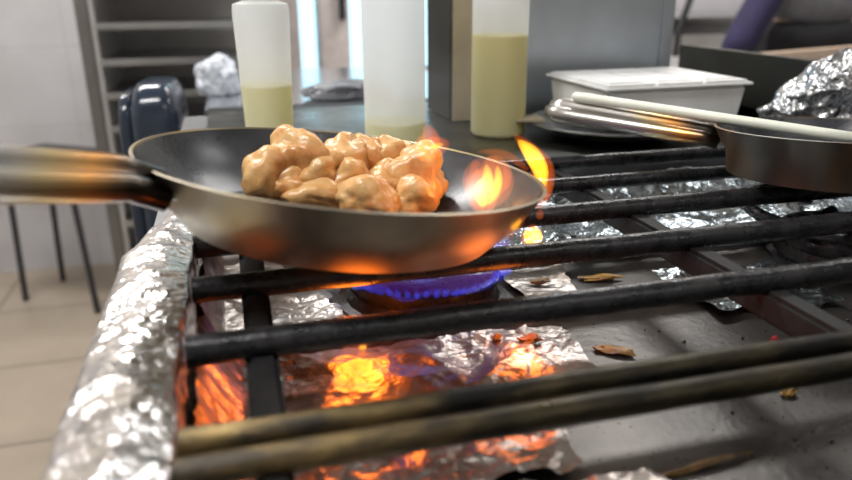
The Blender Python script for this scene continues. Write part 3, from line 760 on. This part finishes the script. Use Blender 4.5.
# ------------------------------------------------------------------ behind the range
# tray rack
RYF = 2.45
rx0 = at(74, 10, Y=RYF).x; RWD = .56
t = thing('tray_rack', 'tall stainless rack stacked with trays against the back wall', 'rack', (rx0, RYF, 0))
for (x, y) in ((0, 0), (RWD, 0), (0, .5), (RWD, .5)):
    link('post', box(x-.0, x+.035, y, y+.03, .05, 1.75, bev=.003), 'dark_steel', t)
    o = link('caster', lathe([(0, -.012), (.025, -.012), (.028, 0), (.025, .012), (0, .012)], 20), 'dark_metal', t); o.rotation_euler = (0, R(90), 0); o.location = (x+.015, y+.015, .028)
link('side_panel', box(.034, .050, .02, .5, .15, 1.72), 'rack_panel', t, smooth=False)
link('rear_panel', box(.03, RWD, .515, .52, .15, 1.72), 'rack_panel', t, smooth=False)
for py in (25, 61, 94, 127):
    zc = at(150, py, Y=RYF).z
    bm = bmesh.new(); add_box(bm, .052, RWD-.002, .0, .5, zc-.004, zc, bev=.001); add_box(bm, .052, RWD-.002, -.012, .004, zc-.012, zc+.009, bev=.003)
    link('tray', bm, 'steel', t)
dz_ = at(150, 94, Y=RYF).z-at(150, 127, Y=RYF).z; z = at(150, 127, Y=RYF).z
for k in range(1, 6):
    bm = bmesh.new(); zc = z-dz_*k; add_box(bm, .052, RWD-.002, .0, .5, zc-.004, zc, bev=.001); add_box(bm, .052, RWD-.002, -.012, .004, zc-.012, zc+.009, bev=.003)
    link('tray', bm, 'steel', t)
zt = at(150, 25, Y=RYF).z
for k in range(1, 5):
    bm = bmesh.new(); zc = zt+.13*k; add_box(bm, .052, RWD-.002, .0, .5, zc-.004, zc, bev=.001); add_box(bm, .052, RWD-.002, -.012, .004, zc-.012, zc+.009, bev=.003)
    link('tray', bm, 'steel', t)
# prep table in the middle
tx0, tx1, ty0, ty1, tz = at(206, 95, Y=1.55).x, .50, 1.39, 2.02, .90
t = thing('prep_table', 'stainless worktop shining with window light behind the bottles', 'table', (tx0, ty0, 0))
link('tabletop', box(0, tx1-tx0, 0, ty1-ty0, tz-.04, tz, bev=.004), 'steel_bright', t)
for (x, y) in ((.03, .03), (tx1-tx0-.03, .03), (.03, ty1-ty0-.03), (tx1-tx0-.03, ty1-ty0-.03)):
    link('leg', box(x-.018, x+.018, y-.018, y+.018, 0, tz-.04, bev=.003), 'steel_dull', t)
link('lower_shelf', box(.02, tx1-tx0-.02, .02, ty1-ty0-.02, .60, .62, bev=.003), 'steel', t)
def bag(name, lab, cat, loc, s, seed, m):
    bm = bmesh.new(); bmesh.ops.create_icosphere(bm, subdivisions=5, radius=1)
    for v in bm.verts:
        c = v.co.copy(); d = 1+.3*noise.noise(c*1.5+Vector((seed, 0, 0)))+.12*(1-2*abs(noise.noise(c*4+Vector((seed, 1, 0)))))
        v.co = Vector((c.x*d*s[0], c.y*d*s[1], (max(c.z*d, -.6)+.6)*s[2]))
    o = link(name, bm, m, smooth='full'); o.location = loc; tag(o, lab, cat)
p = at(222, 128, Y=1.62); bag('plastic_bag', 'crumpled pale plastic bag beside the left bottle', 'bag', (p.x, 1.60, tz+.0005), (.045, .06, .045), 3, 'film')
p = at(345, 100, Y=1.56); bag('plastic_bag', 'dark grey crumpled bag on the worktop between the two left bottles', 'bag', (p.x-.01, 1.45, tz+.0005), (.075, .040, .020), 7, 'film_dark')
# stand between range and table holding the tall black bin
p = at(163, 130, Y=1.45)
t = thing('black_bin', 'tall glossy black bin with rounded lid standing behind the pan', 'bin', (p.x, 1.45, 0))
t.rotation_euler = (0, 0, R(-4))
zt = at(156, 82, Y=1.42).z
def rbox(w0, d0, z1, seg=10):
    # upright slab with a rounded, slightly sloping top and rounded sides
    bm = bmesh.new(); rings = []
    zs = [.01, .02]+[.02+(z1-.07-.02)*k/6 for k in range(1, 7)]+[z1-.07+.07*sin(k/7*pi/2) for k in range(1, 8)]
    for z in zs:
        q = max(0, (z-(z1-.07))/.07); f = math.sqrt(max(0, 1-(q*.96)**2)) if q > 0 else 1
        ring = []
        for k in range(40):
            a = 2*pi*k/40; c, s_ = cos(a), sin(a)
            ring.append(bm.verts.new((w0*math.copysign(abs(c)**.45, c)*(.45+.55*f), d0*math.copysign(abs(s_)**.45, s_)*(.45+.55*f), z)))
        rings.append(ring)
    for a, b in zip(rings, rings[1:]):
        for k in range(40): bm.faces.new((a[k], a[(k+1) % 40], b[(k+1) % 40], b[k]))
    bm.faces.new(rings[0]); bm.faces.new(rings[-1]); return bm
link('bin_body', rbox(.044, .10, zt), 'black_gloss', t, smooth='full')
o = link('bin_side_panel', rbox(.015, .085, zt-.02), 'black_gloss', t, smooth='full'); o.location = (-.052, .01, 0)

# stool by the wall
sa, sb = at(-6, 157, Y=2.80), at(66, 168, Y=2.62)
sz = (sa.z+sb.z)/2
t = thing('stool', 'dark steel stool with thin splayed legs by the tiled wall', 'stool', ((sa.x+sb.x)/2, 2.9, 0))
cx_, cy_ = t.location.x, t.location.y; A = math.atan2(sb.y-sa.y, sb.x-sa.x); L = (sb-sa).length
rot_ = Matrix.Rotation(A, 4, 'Z'); base = Vector(((sa.x+sb.x)/2-cx_, (sa.y+sb.y)/2-cy_, 0))
MS = Matrix.Translation(base) @ rot_
link('seat', box(-L/2, L/2, 0, .22, sz-.02, sz+.015, bev=.006, mtx=MS), 'dark_metal', t)
for (x, y, ox, oy) in ((L/2-.02, .02, .05, -.02), (-L/2+.02, .02, -.01, -.02), (L/2-.02, .20, .04, .0), (-L/2+.02, .20, -.03, .0)):
    link('leg', tube([MS @ Vector((x, y, sz-.02)), MS @ Vector((x+ox, y+oy, 0.001))], .011, 12), 'dark_metal', t)

# right background: worktop, board, steel box, person
wt = thing('back_worktop', 'long steel worktop in front of the person in grey', 'table', (2.0, 1.95, 0))
wp = lambda n_, b_, m_: (bmesh.ops.translate(b_, verts=b_.verts, vec=-Vector(wt.location)), link(n_, b_, m_, wt))[1]
wp('tabletop', box(1.05, 3.0, 1.62, 2.02, .86, .90, bev=.004), 'steel_dull')
for (x, y) in ((1.1, 1.66), (2.95, 1.66), (1.1, 1.98), (2.95, 1.98)): wp('leg', box(x-.02, x+.02, y-.02, y+.02, 0, .86, bev=.003), 'steel_dull')
a_ = at(722, 60, z=.9185); b_ = at(870, 49, z=.9185)
a_ = at(722, 60, Y=1.68); b_ = at(880, 47, Y=1.90)
zc = .9155
a_.z = b_.z = zc
bm = tube([a_, b_], .014, 4, sec=[(-1, -1), (1, -1), (1, 1), (-1, 1)])
tag(link('wooden_batten', bm, 'wood', smooth=False), 'long pale wooden batten lying on the back worktop', 'board')
ps = Vector((at(712, 40, Y=2.75).x, 2.75, 0))
t = thing('steel_cabinet', 'grey steel counter unit against the back wall left of the person', 'cabinet', ps)
link('cabinet_body', box(-.30, .45, 0, .33, .02, .955, bev=.004), 'steel_dull', t)
link('cabinet_top', box(-.32, .47, -.02, .34, .955, .98, bev=.004), 'steel', t)
link('door', box(-.28, .06, -.012, -.001, .08, .91, bev=.003), 'rack_panel', t); link('door', box(.08, .43, -.012, -.001, .08, .93, bev=.003), 'rack_panel', t)
pp = at(683, 20, Y=2.7)
tag(link('steel_pipe', tube([at(690, 0, Y=2.70)+Vector((.05, 0, .3)), at(690, 0, Y=2.70), at(678, 32, Y=2.70), Vector((at(674, 46, Y=2.7).x, 2.70, 0.0))], .014, 12), 'dark_metal'), 'dark slanting pipe left of the steel counter unit', 'pipe')

def person():
    X, Y0 = 2.08, 2.30
    t = thing('person', 'person in purple sleeves, grey tabard and black trousers standing behind the back worktop', 'person', (X, Y0, 0))
    face = Matrix.Rotation(0, 4, 'Z')       # turned towards the worktop
    def skin(name, V, E, RAD, m, parent=t, lvl=2, root=0):
        me = bpy.data.meshes.new(name); me.from_pydata([face @ Vector(v) for v in V], E, []); o = bpy.data.objects.new(name, me); C.objects.link(o)
        me.materials.append(M[m]); s = o.modifiers.new('s', 'SKIN'); s.use_smooth_shade = True
        for k, r in enumerate(RAD):
            me.skin_vertices[0].data[k].radius = r if isinstance(r, tuple) else (r, r)
        me.skin_vertices[0].data[root].use_root = True
        d = o.modifiers.new('d', 'SUBSURF'); d.levels = d.render_levels = lvl; o.parent = parent; return o
    V = [(0, 0, .98), (0, 0, 1.15), (0, -.01, 1.33), (0, 0, 1.45), (0, -.01, 1.53), (0, -.03, 1.60), (0, -.03, 1.68),
         (-.19, 0, 1.41), (-.22, -.06, 1.14), (-.38, -.10, .93), (-.42, -.11, .85), (.19, 0, 1.41), (.27, -.06, 1.16), (.24, -.24, 1.0), (.22, -.32, .965),
         (-.10, 0, .90), (-.11, -.01, .50), (-.12, .02, .09), (-.12, -.13, .04), (.10, 0, .90), (.11, -.01, .50), (.12, .02, .09), (.12, -.13, .04)]
    E = [(0, 1), (1, 2), (2, 3), (3, 4), (4, 5), (5, 6), (3, 7), (7, 8), (8, 9), (9, 10), (3, 11), (11, 12), (12, 13), (13, 14), (0, 15), (15, 16), (16, 17), (17, 18), (0, 19), (19, 20), (20, 21), (21, 22)]
    RD = [(.11, .08), (.11, .08), (.12, .085), (.09, .07), (.055, .055), (.075, .085), (.07, .08), .055, .045, .036, .028, .055, .045, .036, .028, .085, .06, .042, .035, .085, .06, .042, .035]
    body = skin('body', V, E, RD, 'skin', root=0)
    for s in (-1, 1):      # hands: palm and five fingers, resting on the worktop edge
        w_ = Vector((.22, -.32, .965)) if s > 0 else Vector((-.43, -.10, .83))
        HV = [w_, w_+Vector((0, -.05, -.012)), w_+Vector((0, -.085, -.02))]; HE = [(0, 1), (1, 2)]; HR = [(.026, .018), (.034, .014), (.036, .012)]
        for i, (fx, fl) in enumerate(((-.028, .062), (-.010, .074), (.010, .070), (.027, .055))):
            b0 = len(HV); HV += [w_+Vector((fx, -.09, -.02)), w_+Vector((fx*1.15, -.09-fl*.55, -.03)), w_+Vector((fx*1.2, -.09-fl, -.045))]
            HE += [(2, b0), (b0, b0+1), (b0+1, b0+2)]; HR += [.010, .009, .0075]
        b0 = len(HV); HV += [w_+Vector((-s*.035, -.045, -.015)), w_+Vector((-s*.055, -.085, -.03))]; HE += [(1, b0), (b0, b0+1)]; HR += [.012, .009]
        skin('hand', HV, HE, HR, 'skin', lvl=2)
    sleeves = [(-.175, 0, 1.42), (-.27, -.06, 1.16), (-.24, -.22, 1.01)]
    skin('sleeve', [(-.175, 0, 1.42), (-.22, -.06, 1.14), (-.415, -.11, .855)], [(0, 1), (1, 2)], [.075, .066, .058], 'purple_cloth')
    skin('sleeve', [(-a, b, c) for a, b, c in sleeves], [(0, 1), (1, 2)], [.072, .060, .050], 'purple_cloth')
    skin('tabard', [(0, 0, .93), (0, 0, 1.15), (0, -.01, 1.33), (0, 0, 1.47)], [(0, 1), (1, 2), (2, 3)], [(.21, .16), (.19, .15), (.21, .15), (.14, .11)], 'grey_cloth')
    skin('trousers', [(0, 0, 1.01), (0, 0, .90), (-.11, 0, .84), (-.115, -.01, .5), (-.125, .02, .10), (.11, 0, .84), (.115, -.01, .5), (.125, .02, .10)],
         [(0, 1), (1, 2), (2, 3), (3, 4), (1, 5), (5, 6), (6, 7)], [(.235, .18), (.22, .17), .10, .075, .065, .10, .075, .065], 'black_cloth')
    for s in (-1, 1): skin('shoe', [(s*.12, .04, .045), (s*.12, -.08, .04), (s*.12, -.17, .03)], [(0, 1), (1, 2)], [.045, .045, .03], 'shoe')
    bm = blob(1, .092, .105, .10, 2, .08, 4); bmesh.ops.translate(bm, verts=bm.verts, vec=(0, .0, 1.70))
    for v in bm.verts:
        if v.co.y < -.05 and v.co.z < 1.72: v.co.y = -.05
        v.co = face @ v.co
    link('hair', bm, 'hair', t, smooth='full')
    bm = blob(1, .011, .016, .020, 2, .05, 3); bmesh.ops.translate(bm, verts=bm.verts, vec=(0, -.118, 1.63)); bmesh.ops.transform(bm, matrix=face, verts=bm.verts); link('nose', bm, 'skin', t, smooth='full')
    for s in (-1, 1):
        bm = blob(1, .008, .016, .026, 2, .05, 3); bmesh.ops.translate(bm, verts=bm.verts, vec=(s*.082, -.02, 1.63)); bmesh.ops.transform(bm, matrix=face, verts=bm.verts); link('ear', bm, 'skin', t, smooth='full')
        bm = blob(1, .010, .006, .006, 2, 0, 2); bmesh.ops.translate(bm, verts=bm.verts, vec=(s*.03, -.108, 1.655)); bmesh.ops.transform(bm, matrix=face, verts=bm.verts); link('eye', bm, 'hair', t, smooth='full')
    bm = blob(1, .022, .006, .006, 2, 0, 2); bmesh.ops.translate(bm, verts=bm.verts, vec=(0, -.108, 1.588)); bmesh.ops.transform(bm, matrix=face, verts=bm.verts); link('mouth', bm, mat('lips', (.4, .16, .13), .5), t, smooth='full')
person()
